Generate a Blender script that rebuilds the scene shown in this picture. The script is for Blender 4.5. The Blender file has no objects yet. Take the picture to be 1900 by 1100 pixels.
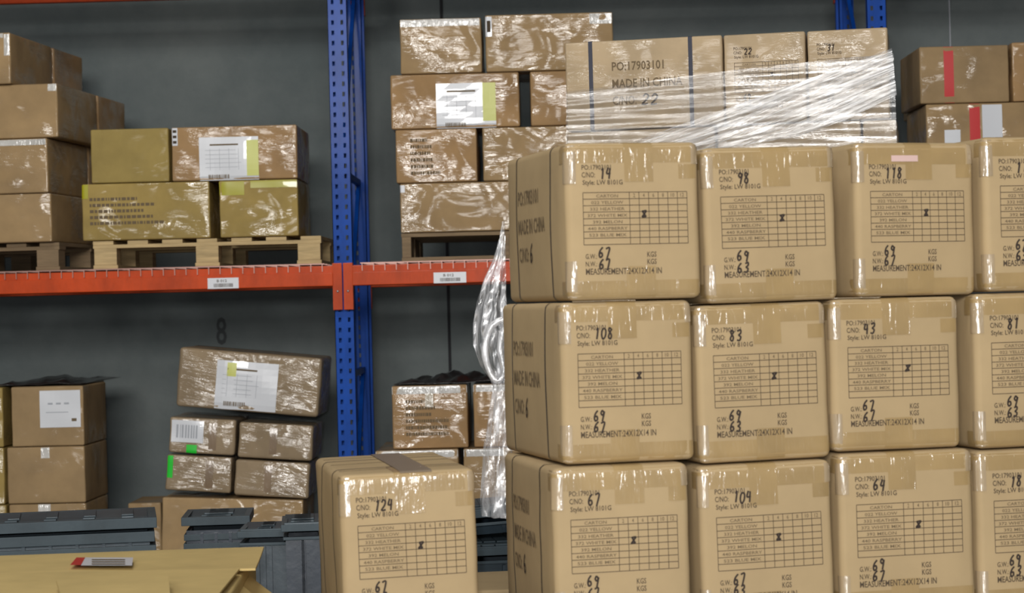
import bpy, bmesh, math, random
from mathutils import Vector, Matrix, Euler

# ------------------------------------------------------------------ camera, world, lights
SC = bpy.context.scene
COL = SC.collection
R = math.radians
F = 4000.0                       # focal length in pixels of the 1900 x 1100 frame
CAMZ = 1.59
cam_rot = Matrix.Rotation(R(0.716), 3, 'Z') @ Matrix.Rotation(R(90.157), 3, 'X') @ Matrix.Rotation(R(-1.43), 3, 'Z')
cd = bpy.data.cameras.new('camera')
cd.sensor_width = 36.0
cd.lens = 36.0 * F / 1900.0
cd.clip_end = 200
cd.dof.use_dof = True
cd.dof.focus_distance = 6.8
cd.dof.aperture_fstop = 6.5
cam = bpy.data.objects.new('camera', cd)
cam.matrix_world = Matrix.Translation((0, 0, CAMZ)) @ cam_rot.to_4x4()
COL.objects.link(cam)
SC.camera = cam

W = bpy.data.worlds.new('world'); SC.world = W; W.use_nodes = True
W.node_tree.nodes['Background'].inputs[0].default_value = (0.62, 0.72, 0.80, 1)
W.node_tree.nodes['Background'].inputs[1].default_value = 0.085

SC.view_settings.view_transform = 'Standard'
SC.view_settings.look = 'None'
SC.view_settings.gamma = 1
SC.view_settings.exposure = -0.58
SC.view_settings.use_curve_mapping = False


def area_lamp(name, loc, target, sx, sy, power, color=(1, 1, 1)):
    l = bpy.data.lights.new(name, 'AREA')
    l.shape = 'RECTANGLE'; l.size = sx; l.size_y = sy; l.energy = power; l.color = color
    o = bpy.data.objects.new(name, l)
    o.location = loc
    d = Vector(target) - Vector(loc)
    o.rotation_euler = d.to_track_quat('-Z', 'Y').to_euler()
    COL.objects.link(o)
    return o


# high-bay fixtures of the hall behind the photographer, one over the aisle, and the camera's own flash
area_lamp('high_bay_lamp', (-0.6, -8.0, 4.7), (0, 8, 1.6), 5.0, 2.4, 2150, (1.0, 0.97, 0.93))
area_lamp('high_bay_lamp', (2.6, -5.0, 6.2), (0, 8, 1.6), 1.6, 0.5, 60, (1.0, 0.97, 0.93))
area_lamp('high_bay_lamp', (-3.0, 5.2, 6.4), (-0.5, 10.5, 2.0), 1.2, 0.4, 90, (1.0, 0.97, 0.92))
area_lamp('high_bay_lamp', (-1.2, 3.2, 6.6), (-1.2, 3.9, 0), 1.8, 0.6, 150, (1.0, 0.98, 0.94))
fl = bpy.data.lights.new('camera_flash', 'POINT')
fl.energy = 330; fl.shadow_soft_size = 0.02; fl.color = (0.93, 0.96, 1.0)
fo = bpy.data.objects.new('camera_flash', fl); fo.location = (-0.05, -0.03, CAMZ + 0.08); COL.objects.link(fo)


# ------------------------------------------------------------------ pixel <-> world for reading the photograph
def ray(px, py):
    return cam_rot @ Vector(((px - 950) / F, -(py - 550) / F, -1.0))


def P(px, py, Y):
    d = ray(px, py)
    return Vector((0, 0, CAMZ)) + d * (Y / d.y)


def on_line(px, py, c0, ang):
    """distance along the horizontal line c0 + t*(cos, sin) seen in pixel column px"""
    d = ray(px, py)
    u = (math.cos(ang), math.sin(ang))
    # c0 + t u = s d  (xy)
    det = u[0] * (-d.y) - u[1] * (-d.x)
    t = ((-c0[0]) * (-d.y) - (-c0[1]) * (-d.x)) / det
    x = c0[0] + t * u[0]; y = c0[1] + t * u[1]
    s = y / d.y
    return t, Vector((x, y, CAMZ + d.z * s))


# ------------------------------------------------------------------ materials
def new_mat(name):
    m = bpy.data.materials.new(name); m.use_nodes = True
    nt = m.node_tree
    return m, nt, nt.nodes['Principled BSDF']


def node(nt, typ, **kw):
    n = nt.nodes.new(typ)
    for k, v in kw.items():
        if k == 'inp':
            for kk, vv in v.items():
                n.inputs[kk].default_value = vv
        else:
            setattr(n, k, v)
    return n


def simple(name, col, rough=0.6, metal=0.0, spec=0.5, coat=0.0):
    m, nt, b = new_mat(name)
    b.inputs['Base Color'].default_value = (*col, 1)
    b.inputs['Roughness'].default_value = rough
    b.inputs['Metallic'].default_value = metal
    b.inputs['Specular IOR Level'].default_value = spec
    b.inputs['Coat Weight'].default_value = coat
    return m


def coords(nt, scale, rot=(0, 0, 0)):
    """object coordinates shifted by a random amount per object"""
    tc = node(nt, 'ShaderNodeTexCoord')
    oi = node(nt, 'ShaderNodeObjectInfo')
    mul = node(nt, 'ShaderNodeMath', operation='MULTIPLY'); mul.inputs[1].default_value = 37.0
    nt.links.new(oi.outputs['Random'], mul.inputs[0])
    add = node(nt, 'ShaderNodeVectorMath', operation='ADD')
    nt.links.new(tc.outputs['Object'], add.inputs[0]); nt.links.new(mul.outputs[0], add.inputs[1])
    src = add.outputs[0]
    if any(rot):
        m0 = node(nt, 'ShaderNodeMapping'); m0.inputs['Rotation'].default_value = rot
        nt.links.new(src, m0.inputs['Vector']); src = m0.outputs[0]
    mp = node(nt, 'ShaderNodeMapping')
    mp.inputs['Scale'].default_value = scale
    nt.links.new(src, mp.inputs['Vector'])
    return mp.outputs[0]


def noise(nt, vec, scale, detail=3, rough=0.5, dist=0.0):
    n = node(nt, 'ShaderNodeTexNoise')
    n.inputs['Scale'].default_value = scale; n.inputs['Detail'].default_value = detail
    n.inputs['Roughness'].default_value = rough; n.inputs['Distortion'].default_value = dist
    nt.links.new(vec, n.inputs['Vector'])
    return n.outputs['Fac']


def ramp(nt, fac, stops):
    r = node(nt, 'ShaderNodeValToRGB')
    cr = r.color_ramp
    while len(cr.elements) < len(stops):
        cr.elements.new(0.5)
    for e, (p, c) in zip(cr.elements, stops):
        e.position = p; e.color = c if len(c) == 4 else (*c, 1)
    nt.links.new(fac, r.inputs['Fac'])
    return r.outputs['Color']


def g(v):
    return (v, v, v, 1)


def cardboard(name, col, film=0.0, tilt=0.0, streak=34.0, strength=0.8, patch=(0.42, 0.58), var=0.16, filmrough=0.13):
    m, nt, b = new_mat(name)
    v = coords(nt, (1, 1, 1))
    n1 = noise(nt, v, 5.0, 5, 0.6)
    c = ramp(nt, n1, [(0.3, [x * (1 - var) for x in col]), (0.7, [min(1, x * (1 + var)) for x in col])])
    nt.links.new(c, b.inputs['Base Color'])
    b.inputs['Roughness'].default_value = 0.75
    b.inputs['Specular IOR Level'].default_value = 0.25
    bp = node(nt, 'ShaderNodeBump'); bp.inputs['Strength'].default_value = 0.25; bp.inputs['Distance'].default_value = 0.004
    nt.links.new(noise(nt, coords(nt, (1, 1, 1)), 14.0, 3), bp.inputs['Height'])
    nt.links.new(bp.outputs[0], b.inputs['Normal'])
    if film > 0:
        # stretch film laid over the board: a clear coat with its own long wrinkles
        b.inputs['Coat IOR'].default_value = 1.9
        b.inputs['Coat Roughness'].default_value = filmrough
        vs = coords(nt, (2.4, 2.4, streak), (0, tilt, 0))
        s1 = noise(nt, vs, 1.0, 4, 0.62, 0.5)
        vs2 = coords(nt, (7, 7, 26), (0, tilt * 0.5, 0))
        s2 = noise(nt, vs2, 1.0, 3, 0.6, 1.5)
        add = node(nt, 'ShaderNodeMath', operation='ADD')
        nt.links.new(s1, add.inputs[0]); nt.links.new(s2, add.inputs[1])
        pm = noise(nt, coords(nt, (2.3, 2.3, 4.5)), 1.3, 2, 0.5)
        pr = ramp(nt, pm, [(patch[0], g(0.10)), (patch[1], g(1.0))])
        lf = noise(nt, coords(nt, (4.5, 4.5, 6.0)), 1.0, 1, 0.4, 0.8)
        lm = node(nt, 'ShaderNodeMath', operation='MULTIPLY'); lm.inputs[1].default_value = 5.0
        nt.links.new(lf, lm.inputs[0])
        mul = node(nt, 'ShaderNodeMath', operation='MULTIPLY')
        nt.links.new(add.outputs[0], mul.inputs[0]); nt.links.new(pr, mul.inputs[1])
        cb = node(nt, 'ShaderNodeBump'); cb.inputs['Strength'].default_value = strength; cb.inputs['Distance'].default_value = 0.0090
        tot = node(nt, 'ShaderNodeMath', operation='ADD')
        nt.links.new(mul.outputs[0], tot.inputs[0]); nt.links.new(lm.outputs[0], tot.inputs[1])
        nt.links.new(tot.outputs[0], cb.inputs['Height'])
        nt.links.new(cb.outputs[0], b.inputs['Coat Normal'])
        cw = node(nt, 'ShaderNodeMath', operation='MULTIPLY'); cw.inputs[1].default_value = film
        nt.links.new(pr, cw.inputs[0])
        nt.links.new(cw.outputs[0], b.inputs['Coat Weight'])
    return m


def tape_mat(name, col, coat=0.8, alpha=1.0):
    m, nt, b = new_mat(name)
    v = coords(nt, (1, 1, 1))
    c = ramp(nt, noise(nt, v, 8, 3), [(0.3, [x * 0.88 for x in col]), (0.7, [x * 1.1 for x in col])])
    nt.links.new(c, b.inputs['Base Color'])
    b.inputs['Roughness'].default_value = 0.55
    b.inputs['Coat Weight'].default_value = coat
    b.inputs['Coat Roughness'].default_value = 0.17
    b.inputs['Coat IOR'].default_value = 1.9
    v2 = coords(nt, (34, 34, 20))
    add = node(nt, 'ShaderNodeMath', operation='ADD')
    nt.links.new(noise(nt, v2, 1.0, 3, 0.6, 0.6), add.inputs[0])
    nt.links.new(noise(nt, coords(nt, (60, 60, 9)), 1.0, 2, 0.6, 1.0), add.inputs[1])
    cb = node(nt, 'ShaderNodeBump'); cb.inputs['Strength'].default_value = 0.62; cb.inputs['Distance'].default_value = 0.005
    nt.links.new(add.outputs[0], cb.inputs['Height'])
    nt.links.new(cb.outputs[0], b.inputs['Coat Normal'])
    return m


M = {}
M['kraft_near'] = cardboard('kraft_near', (0.43, 0.315, 0.172), film=0.0, var=0.07)
M['kraft_wrapped'] = cardboard('kraft_wrapped', (0.40, 0.268, 0.132), film=1.0, strength=0.85)
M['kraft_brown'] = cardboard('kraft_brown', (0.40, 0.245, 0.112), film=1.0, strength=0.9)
M['kraft_mustard'] = cardboard('kraft_mustard', (0.38, 0.27, 0.085), film=0.8, patch=(0.42, 0.56), tilt=0.25)
M['kraft_plain'] = cardboard('kraft_plain', (0.36, 0.265, 0.085), film=0.25, patch=(0.6, 0.75))
M['kraft_rear'] = cardboard('kraft_rear', (0.47, 0.355, 0.22), film=0.5, patch=(0.45, 0.62), streak=46)
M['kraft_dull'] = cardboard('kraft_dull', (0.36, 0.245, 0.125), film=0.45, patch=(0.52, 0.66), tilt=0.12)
M['kraft_crush'] = cardboard('kraft_crush', (0.33, 0.245, 0.15), film=1.0, patch=(0.3, 0.5), strength=1.0, tilt=-0.1)
M['kraft_yellow'] = cardboard('kraft_yellow', (0.54, 0.40, 0.165), film=0.0, var=0.10)
M['tape_tan'] = tape_mat('tape_tan', (0.37, 0.252, 0.108), coat=0.6)
M['tape_gloss'] = tape_mat('tape_gloss', (0.43, 0.32, 0.19), coat=1.0)
for n_ in M['tape_gloss'].node_tree.nodes:
    if n_.type == 'BSDF_PRINCIPLED': n_.inputs['Coat IOR'].default_value = 2.3; n_.inputs['Coat Roughness'].default_value = 0.22
M['tape_clear'] = tape_mat('tape_clear', (0.50, 0.42, 0.30))
M['tape_white'] = tape_mat('tape_white', (0.62, 0.60, 0.56))
M['tape_grey'] = simple('tape_grey', (0.22, 0.17, 0.12), 0.4)
M['tape_seam'] = tape_mat('tape_seam', (0.24, 0.16, 0.09))
M['tape_red'] = simple('tape_red', (0.62, 0.03, 0.03), 0.35, coat=0.5)
M['tape_yellow'] = simple('tape_yellow', (0.42, 0.39, 0.012), 0.35, coat=0.4)
M['ink'] = simple('ink', (0.085, 0.062, 0.042), 0.8, spec=0.15)
M['ink_faded'] = simple('ink_faded', (0.17, 0.125, 0.075), 0.8, spec=0.15)
M['ink_pale'] = simple('ink_pale', (0.40, 0.42, 0.46), 0.6)
M['marker'] = simple('marker', (0.05, 0.038, 0.032), 0.8, spec=0.1)
M['strap'] = simple('strap', (0.045, 0.04, 0.035), 0.35)
M['strap_grey'] = simple('strap_grey', (0.075, 0.078, 0.10), 0.7, spec=0.1)
M['paper'] = simple('paper', (0.74, 0.76, 0.80), 0.35, coat=0.4)
M['paper_yellow'] = simple('paper_yellow', (0.62, 0.64, 0.14), 0.4)
M['sticker_green'] = simple('sticker_green', (0.02, 0.62, 0.04), 0.35, coat=0.4)
M['pink_label'] = simple('pink_label', (0.66, 0.46, 0.42), 0.5)
M['void'] = simple('void', (0.03, 0.025, 0.02), 0.8)


def painted(name, col, rough=0.35, dirt=0.35, scale=9.0, coat=0.25, spec=0.5):
    m, nt, b = new_mat(name)
    c = ramp(nt, noise(nt, coords(nt, (1, 1, 0.4)), scale, 6, 0.65), [(0.32, [x * (1 - dirt) for x in col]), (0.6, col)])
    nt.links.new(c, b.inputs['Base Color'])
    b.inputs['Roughness'].default_value = rough
    b.inputs['Coat Weight'].default_value = coat
    b.inputs['Specular IOR Level'].default_value = spec
    b.inputs['Coat Roughness'].default_value = 0.12
    bp = node(nt, 'ShaderNodeBump'); bp.inputs['Strength'].default_value = 0.3; bp.inputs['Distance'].default_value = 0.003
    nt.links.new(noise(nt, coords(nt, (1, 1, 1)), 25.0, 3), bp.inputs['Height'])
    nt.links.new(bp.outputs[0], b.inputs['Normal'])
    return m


M['blue_paint'] = painted('blue_paint', (0.003, 0.072, 0.42), 0.5, coat=0.06, spec=0.15)
M['orange_paint'] = painted('orange_paint', (0.66, 0.075, 0.010), 0.5, dirt=0.3, coat=0.08, spec=0.2)
M['zinc'] = simple('zinc', (0.55, 0.55, 0.55), 0.35, 0.8)
M['wire'] = simple('wire', (0.33, 0.19, 0.16), 0.4, 0.5)
M['tote_plastic'] = painted('tote_plastic', (0.048, 0.070, 0.088), 0.4, 0.35, 5)
M['tote_rim'] = painted('tote_rim', (0.055, 0.078, 0.092), 0.55, 0.3, 5, coat=0.08, spec=0.3)
M['tote_dark'] = painted('tote_dark', (0.030, 0.042, 0.06), 0.35, 0.3, 5)


def wood(name, col):
    m, nt, b = new_mat(name)
    v = coords(nt, (3, 3, 30))
    c = ramp(nt, noise(nt, v, 2.0, 5, 0.6, 0.4), [(0.3, [x * 0.72 for x in col]), (0.7, [x * 1.12 for x in col])])
    nt.links.new(c, b.inputs['Base Color']); b.inputs['Roughness'].default_value = 0.8
    return m


M['pine'] = wood('pine', (0.60, 0.44, 0.22))
M['pine_old'] = wood('pine_old', (0.26, 0.18, 0.10))


def concrete(name, a, bcol, scale):
    m, nt, b = new_mat(name)
    tc = node(nt, 'ShaderNodeTexCoord')
    n1 = noise(nt, tc.outputs['Object'], scale, 7, 0.65)
    c = ramp(nt, n1, [(0.33, a), (0.67, bcol)])
    nt.links.new(c, b.inputs['Base Color']); b.inputs['Roughness'].default_value = 0.85
    bp = node(nt, 'ShaderNodeBump'); bp.inputs['Strength'].default_value = 0.35; bp.inputs['Distance'].default_value = 0.01
    nt.links.new(noise(nt, tc.outputs['Object'], 30, 4), bp.inputs['Height']); nt.links.new(bp.outputs[0], b.inputs['Normal'])
    return m


M['wall'] = concrete('wall_paint', (0.112, 0.136, 0.138), (0.178, 0.202, 0.198), 1.3)
M['floor'] = concrete('floor_concrete', (0.16, 0.155, 0.145), (0.24, 0.235, 0.22), 1.0)
M['joint'] = simple('joint', (0.015, 0.015, 0.018), 0.8)


def film_mat(name, haze=0.2, rough=0.2, scale=(3, 3, 30), tilt=0.0, amount=1.0, lo=0.38, hi=0.72, spec_w=0.28):
    m = bpy.data.materials.new(name); m.use_nodes = True
    nt = m.node_tree; nt.nodes.clear()
    out = node(nt, 'ShaderNodeOutputMaterial')
    tr = node(nt, 'ShaderNodeBsdfTransparent'); tr.inputs[0].default_value = (0.97, 0.97, 0.97, 1)
    df = node(nt, 'ShaderNodeBsdfDiffuse'); df.inputs[0].default_value = (0.86, 0.87, 0.90, 1)
    gl = node(nt, 'ShaderNodeBsdfGlossy'); gl.inputs[0].default_value = (1, 1, 1, 1); gl.inputs['Roughness'].default_value = rough
    v = coords(nt, scale, (0, tilt, 0))
    s = noise(nt, v, 1.0, 5, 0.65, 0.6)
    bp = node(nt, 'ShaderNodeBump'); bp.inputs['Strength'].default_value = 0.9; bp.inputs['Distance'].default_value = 0.006
    nt.links.new(s, bp.inputs['Height']); nt.links.new(bp.outputs[0], gl.inputs['Normal'])
    fac = ramp(nt, s, [(lo, g(haze * 0.12)), (hi, g(haze * amount))])
    mx = node(nt, 'ShaderNodeMixShader'); nt.links.new(fac, mx.inputs[0])
    nt.links.new(tr.outputs[0], mx.inputs[1]); nt.links.new(df.outputs[0], mx.inputs[2])
    mx2 = node(nt, 'ShaderNodeMixShader'); mx2.inputs[0].default_value = spec_w * 0.5
    nt.links.new(mx.outputs[0], mx2.inputs[1]); nt.links.new(gl.outputs[0], mx2.inputs[2])
    nt.links.new(mx2.outputs[0], out.inputs[0])
    return m


M['film_band'] = film_mat('film_band', haze=0.17, rough=0.24, scale=(3.0, 3.0, 42), tilt=0.03, lo=0.42, hi=0.72, spec_w=0.32)
M['film_diag'] = film_mat('film_diag', haze=0.62, rough=0.28, scale=(2.0, 2.0, 60), tilt=0.36, lo=0.46, hi=0.68, spec_w=0.34)
M['film_tail'] = film_mat('film_tail', haze=0.75, scale=(40, 40, 5), lo=0.40, hi=0.66, spec_w=0.4)


# ------------------------------------------------------------------ object helpers
def link_mesh(name, bm, mats, parent=None, smooth=False):
    me = bpy.data.meshes.new(name)
    bm.normal_update()
    bm.to_mesh(me); bm.free()
    for m in (mats if isinstance(mats, (list, tuple)) else [mats]):
        me.materials.append(M[m])
    if smooth:
        for p in me.polygons:
            p.use_smooth = True
    o = bpy.data.objects.new(name, me)
    COL.objects.link(o)
    if parent:
        o.parent = parent
    return o


def tag(o, label=None, cat=None, group=None, kind=None):
    if label: o['label'] = label
    if cat: o['category'] = cat
    if group: o['group'] = group
    if kind: o['kind'] = kind
    return o


def empty(name, loc, rot=(0, 0, 0), label=None, cat=None, group=None):
    o = bpy.data.objects.new(name, None)
    o.empty_display_size = 0.1
    o.location = loc; o.rotation_euler = rot
    COL.objects.link(o)
    return tag(o, label, cat, group)


def add_box(bm, x0, x1, y0, y1, z0, z1, mat=0, M4=None, bevel=0.0):
    vs = [Vector((x, y, z)) for x in (x0, x1) for y in (y0, y1) for z in (z0, z1)]
    if M4: vs = [M4 @ v for v in vs]
    v = [bm.verts.new(p) for p in vs]
    fs = []
    for idx in ((0, 1, 3, 2), (4, 6, 7, 5), (0, 4, 5, 1), (2, 3, 7, 6), (0, 2, 6, 4), (1, 5, 7, 3)):
        f = bm.faces.new([v[i] for i in idx]); f.material_index = mat; fs.append(f)
    if bevel > 0:
        es = list({e for f in fs for e in f.edges})
        r = bmesh.ops.bevel(bm, geom=es, offset=bevel, segments=2, profile=0.6, affect='EDGES')
        for f in r['faces']:
            f.material_index = mat
    return v


def box_obj(name, dims, mat, parent=None, bevel=0.0):
    bm = bmesh.new(); add_box(bm, *dims, bevel=bevel)
    return link_mesh(name, bm, mat, parent)


class Shape:
    """a softened, slightly bulging carton; local origin at the middle of its base, front face towards -Y"""
    def __init__(s, w, d, h, r=0.008, bulge=0.003, seed=0, dent=0.0015):
        s.w, s.d, s.h, s.r, s.b, s.dent = w, d, h, r, bulge, dent
        rnd = random.Random(seed)
        s.ph = [rnd.uniform(0, 6.28) for _ in range(8)]
        s.fr = [rnd.uniform(9, 26) for _ in range(8)]

    def F(s, x, y, z, off=0.0):
        hx, hy, hz = s.w / 2, s.d / 2, s.h / 2
        z = z - hz
        q = Vector((max(-hx + s.r, min(hx - s.r, x)), max(-hy + s.r, min(hy - s.r, y)), max(-hz + s.r, min(hz - s.r, z))))
        v = Vector((x, y, z)) - q
        if v.length < 1e-7:
            v = Vector((0, -1, 0))
        n = v.normalized()
        a, b_, c = 1 - (x / hx) ** 2, 1 - (y / hy) ** 2, 1 - (z / hz) ** 2
        bl = s.b * (n.x ** 2 * b_ * c + n.y ** 2 * a * c + n.z ** 2 * a * b_ * 0.12)
        p, f = s.ph, s.fr
        dn = s.dent * (math.sin(f[0] * x + f[1] * z + p[0]) * math.sin(f[2] * z + f[3] * y + p[1]) + 0.6 * math.sin(2.1 * f[4] * x + p[2] + 2 * f[5] * y))
        if abs(n.z) > 0.7: dn *= 0.2
        return q + n * (s.r + off + bl + dn) + Vector((0, 0, hz))

    def ticks(s, L, n):
        hl = L / 2; r = s.r
        t = [-hl, -hl + r * 0.3, -hl + r * 0.65, -hl + r]
        m = [(-hl + r) + (L - 2 * r) * i / n for i in range(1, n)]
        return t + m + [-a for a in reversed(t)]

    def body(s, n=7):
        bm = bmesh.new()
        tx, ty, tz = s.ticks(s.w, n), s.ticks(s.d, n), s.ticks(s.h, n)
        cache = {}

        def vert(x, y, z):
            k = (round(x, 6), round(y, 6), round(z, 6))
            if k not in cache:
                cache[k] = bm.verts.new(s.F(x, y, z + s.h / 2))
            return cache[k]

        def face(A, B, fn, flip):
            for i in range(len(A) - 1):
                for j in range(len(B) - 1):
                    q = [fn(A[i], B[j]), fn(A[i + 1], B[j]), fn(A[i + 1], B[j + 1]), fn(A[i], B[j + 1])]
                    if flip: q.reverse()
                    bm.faces.new([vert(*c) for c in q])
        hx, hy, hz = s.w / 2, s.d / 2, s.h / 2
        face(tx, tz, lambda a, b: (a, -hy, b), False)
        face(tx, tz, lambda a, b: (a, hy, b), True)
        face(ty, tz, lambda a, b: (hx, a, b), False)
        face(ty, tz, lambda a, b: (-hx, a, b), True)
        face(tx, ty, lambda a, b: (a, b, hz), False)
        face(tx, ty, lambda a, b: (a, b, -hz), True)
        return bm

    # point on the front / left side / top from fractions
    def front(s, u, v, off=0.001):
        return s.F((u - 0.5) * s.w, -s.d / 2, v * s.h, off)

    def left(s, u, v, off=0.001):            # u from the back to the front
        return s.F(-s.w / 2, s.d / 2 - u * s.d, v * s.h, off)

    def right(s, u, v, off=0.001):           # u from the front to the back
        return s.F(s.w / 2, -s.d / 2 + u * s.d, v * s.h, off)

    def patch(s, bm, pts_a, fn, off, mat=0, jit=0.0, seed=0):
        """pts_a: list of sharp-box points along; fn(k, t)-> sharp point; grid of k by t"""
        pass


def strip(bm, S, path, across, off, mat=0):
    """ribbon that follows the carton: path = sharp-box points (centre line), across = (vector, -a, +b) sweep"""
    vec, a, b = across
    n = 4
    rows = []
    for p in path:
        row = []
        for i in range(n + 1):
            t = a + (b - a) * i / n
            q = Vector(p) + Vector(vec) * t
            row.append(bm.verts.new(S.F(q.x, q.y, q.z, off)))
        rows.append(row)
    for i in range(len(rows) - 1):
        for j in range(n):
            f = bm.faces.new([rows[i][j], rows[i][j + 1], rows[i + 1][j + 1], rows[i + 1][j]])
            f.material_index = mat


def dens(path, step=0.012, corner=0.0025):
    """resample a polyline of sharp-box points so that ribbons bend round the edges"""
    out = [Vector(path[0])]
    for a, b in zip(path[:-1], path[1:]):
        a, b = Vector(a), Vector(b); L = (b - a).length
        if L < 1e-6: continue
        ts = {0.0, L}
        for k in (1, 2, 3, 4):
            for t in (corner * k, L - corner * k):
                if 0 < t < L: ts.add(t)
        t = step
        while t < L:
            ts.add(t); t += step * 1.7
        for t in sorted(ts)[1:]:
            out.append(a + (b - a) * (t / L))
    return out


# ------------------------------------------------------------------ lettering
_tc = {}


def text_geo(s):
    if s not in _tc:
        cu = bpy.data.curves.new('t', 'FONT'); cu.body = s; cu.size = 1; cu.resolution_u = 2; cu.offset = 0.012
        o = bpy.data.objects.new('t', cu); COL.objects.link(o)
        dg = bpy.context.evaluated_depsgraph_get(); dg.update()
        me = bpy.data.meshes.new_from_object(o.evaluated_get(dg))
        vs = [(v.co.x, v.co.y) for v in me.vertices]
        fs = [tuple(p.vertices) for p in me.polygons]
        bpy.data.objects.remove(o); bpy.data.curves.remove(cu); bpy.data.meshes.remove(me)
        xs = [v[0] for v in vs]; ys = [v[1] for v in vs]
        x0, x1, y0, y1 = min(xs), max(xs), min(0, min(ys)) if False else min(ys), max(ys)
        _tc[s] = ([((x - x0) / (x1 - x0), (y - y0) / (y1 - y0)) for x, y in vs], fs)
    return _tc[s]


def put_text(bm, fn, s, u0, v0, u1, v1, mat=0):
    vs, fs = text_geo(s)
    bv = [bm.verts.new(fn(u0 + (u1 - u0) * a, v0 + (v1 - v0) * b)) for a, b in vs]
    for f in fs:
        try:
            bm.faces.new([bv[i] for i in f]).material_index = mat
        except ValueError:
            pass


def put_rect(bm, fn, u0, v0, u1, v1, mat=0, n=1, m=1):
    g_ = [[bm.verts.new(fn(u0 + (u1 - u0) * i / n, v0 + (v1 - v0) * j / m)) for j in range(m + 1)] for i in range(n + 1)]
    for i in range(n):
        for j in range(m):
            bm.faces.new([g_[i][j], g_[i + 1][j], g_[i + 1][j + 1], g_[i][j + 1]]).material_index = mat


DIG = {
    '0': [[(.5, 1), (.15, .8), (.1, .35), (.4, 0), (.8, .25), (.85, .75), (.5, 1)]],
    '1': [[(.35, .8), (.6, 1), (.45, 0)]],
    '2': [[(.1, .75), (.4, 1), (.8, .8), (.6, .45), (.1, .05), (.9, .08)]],
    '3': [[(.15, .9), (.7, 1), (.75, .7), (.4, .52), (.8, .35), (.6, .02), (.1, .08)]],
    '4': [[(.35, 1), (.1, .45), (.85, .5)], [(.7, .95), (.6, -.05)]],
    '5': [[(.85, 1), (.3, .95), (.22, .58), (.7, .55), (.75, .15), (.15, .02)]],
    '6': [[(.75, 1), (.3, .7), (.12, .3), (.35, 0), (.75, .15), (.6, .45), (.2, .38)]],
    '7': [[(.1, .92), (.85, 1), (.45, -.1)]],
    '8': [[(.7, .85), (.35, 1), (.2, .75), (.7, .35), (.55, 0), (.15, .15), (.35, .5), (.8, .9)]],
    '9': [[(.8, .8), (.4, 1), (.2, .72), (.6, .55), (.85, .9), (.6, -.05)]],
    'X': [[(.05, 1), (.95, 0)], [(.95, 1), (.1, 0)], [(.1, .0), (.9, .12)], [(.1, .9), (.9, 1)]],
}


def hand(bm, fn, s, u0, v0, cw, ch, th_u, th_v, mat=0, seed=0):
    """marker-pen figures drawn as strokes"""
    rnd = random.Random(seed)
    for k, c in enumerate(s):
        jx, jy, sl = rnd.uniform(-.06, .06), rnd.uniform(-.08, .08), rnd.uniform(0.05, .28)
        for st in DIG.get(c, []):
            pts = [(u0 + cw * (k * 1.05 + (x + jx + sl * (y - .5)) * 0.85), v0 + ch * (y + jy)) for x, y in st]
            fine = []
            for i in range(len(pts) - 1):
                p0 = pts[max(0, i - 1)]; p1 = pts[i]; p2 = pts[i + 1]; p3 = pts[min(len(pts) - 1, i + 2)]
                for q in range(4):
                    t = q / 4
                    fine.append(tuple(0.5 * ((2 * p1[a]) + (-p0[a] + p2[a]) * t + (2 * p0[a] - 5 * p1[a] + 4 * p2[a] - p3[a]) * t * t + (-p0[a] + 3 * p1[a] - 3 * p2[a] + p3[a]) * t ** 3) for a in (0, 1)))
            fine.append(pts[-1])
            prev = None
            for i, (x, y) in enumerate(fine):
                a = fine[max(0, i - 1)]; b = fine[min(len(fine) - 1, i + 1)]
                dx, dy = (b[0] - a[0]) / th_u, (b[1] - a[1]) / th_v
                L = math.hypot(dx, dy) or 1
                nx, ny = -dy / L * th_u / 2, dx / L * th_v / 2
                cur = (bm.verts.new(fn(x + nx, y + ny)), bm.verts.new(fn(x - nx, y - ny)))
                if prev:
                    bm.faces.new([prev[0], prev[1], cur[1], cur[0]]).material_index = mat
                prev = cur


ROWS = ['CARTON', '022 YELLOW', '332 HEATHER', '372 WHITE MIX', '392 MELON', '440 RASPBERRY', '523 BLUE MIX']


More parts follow.
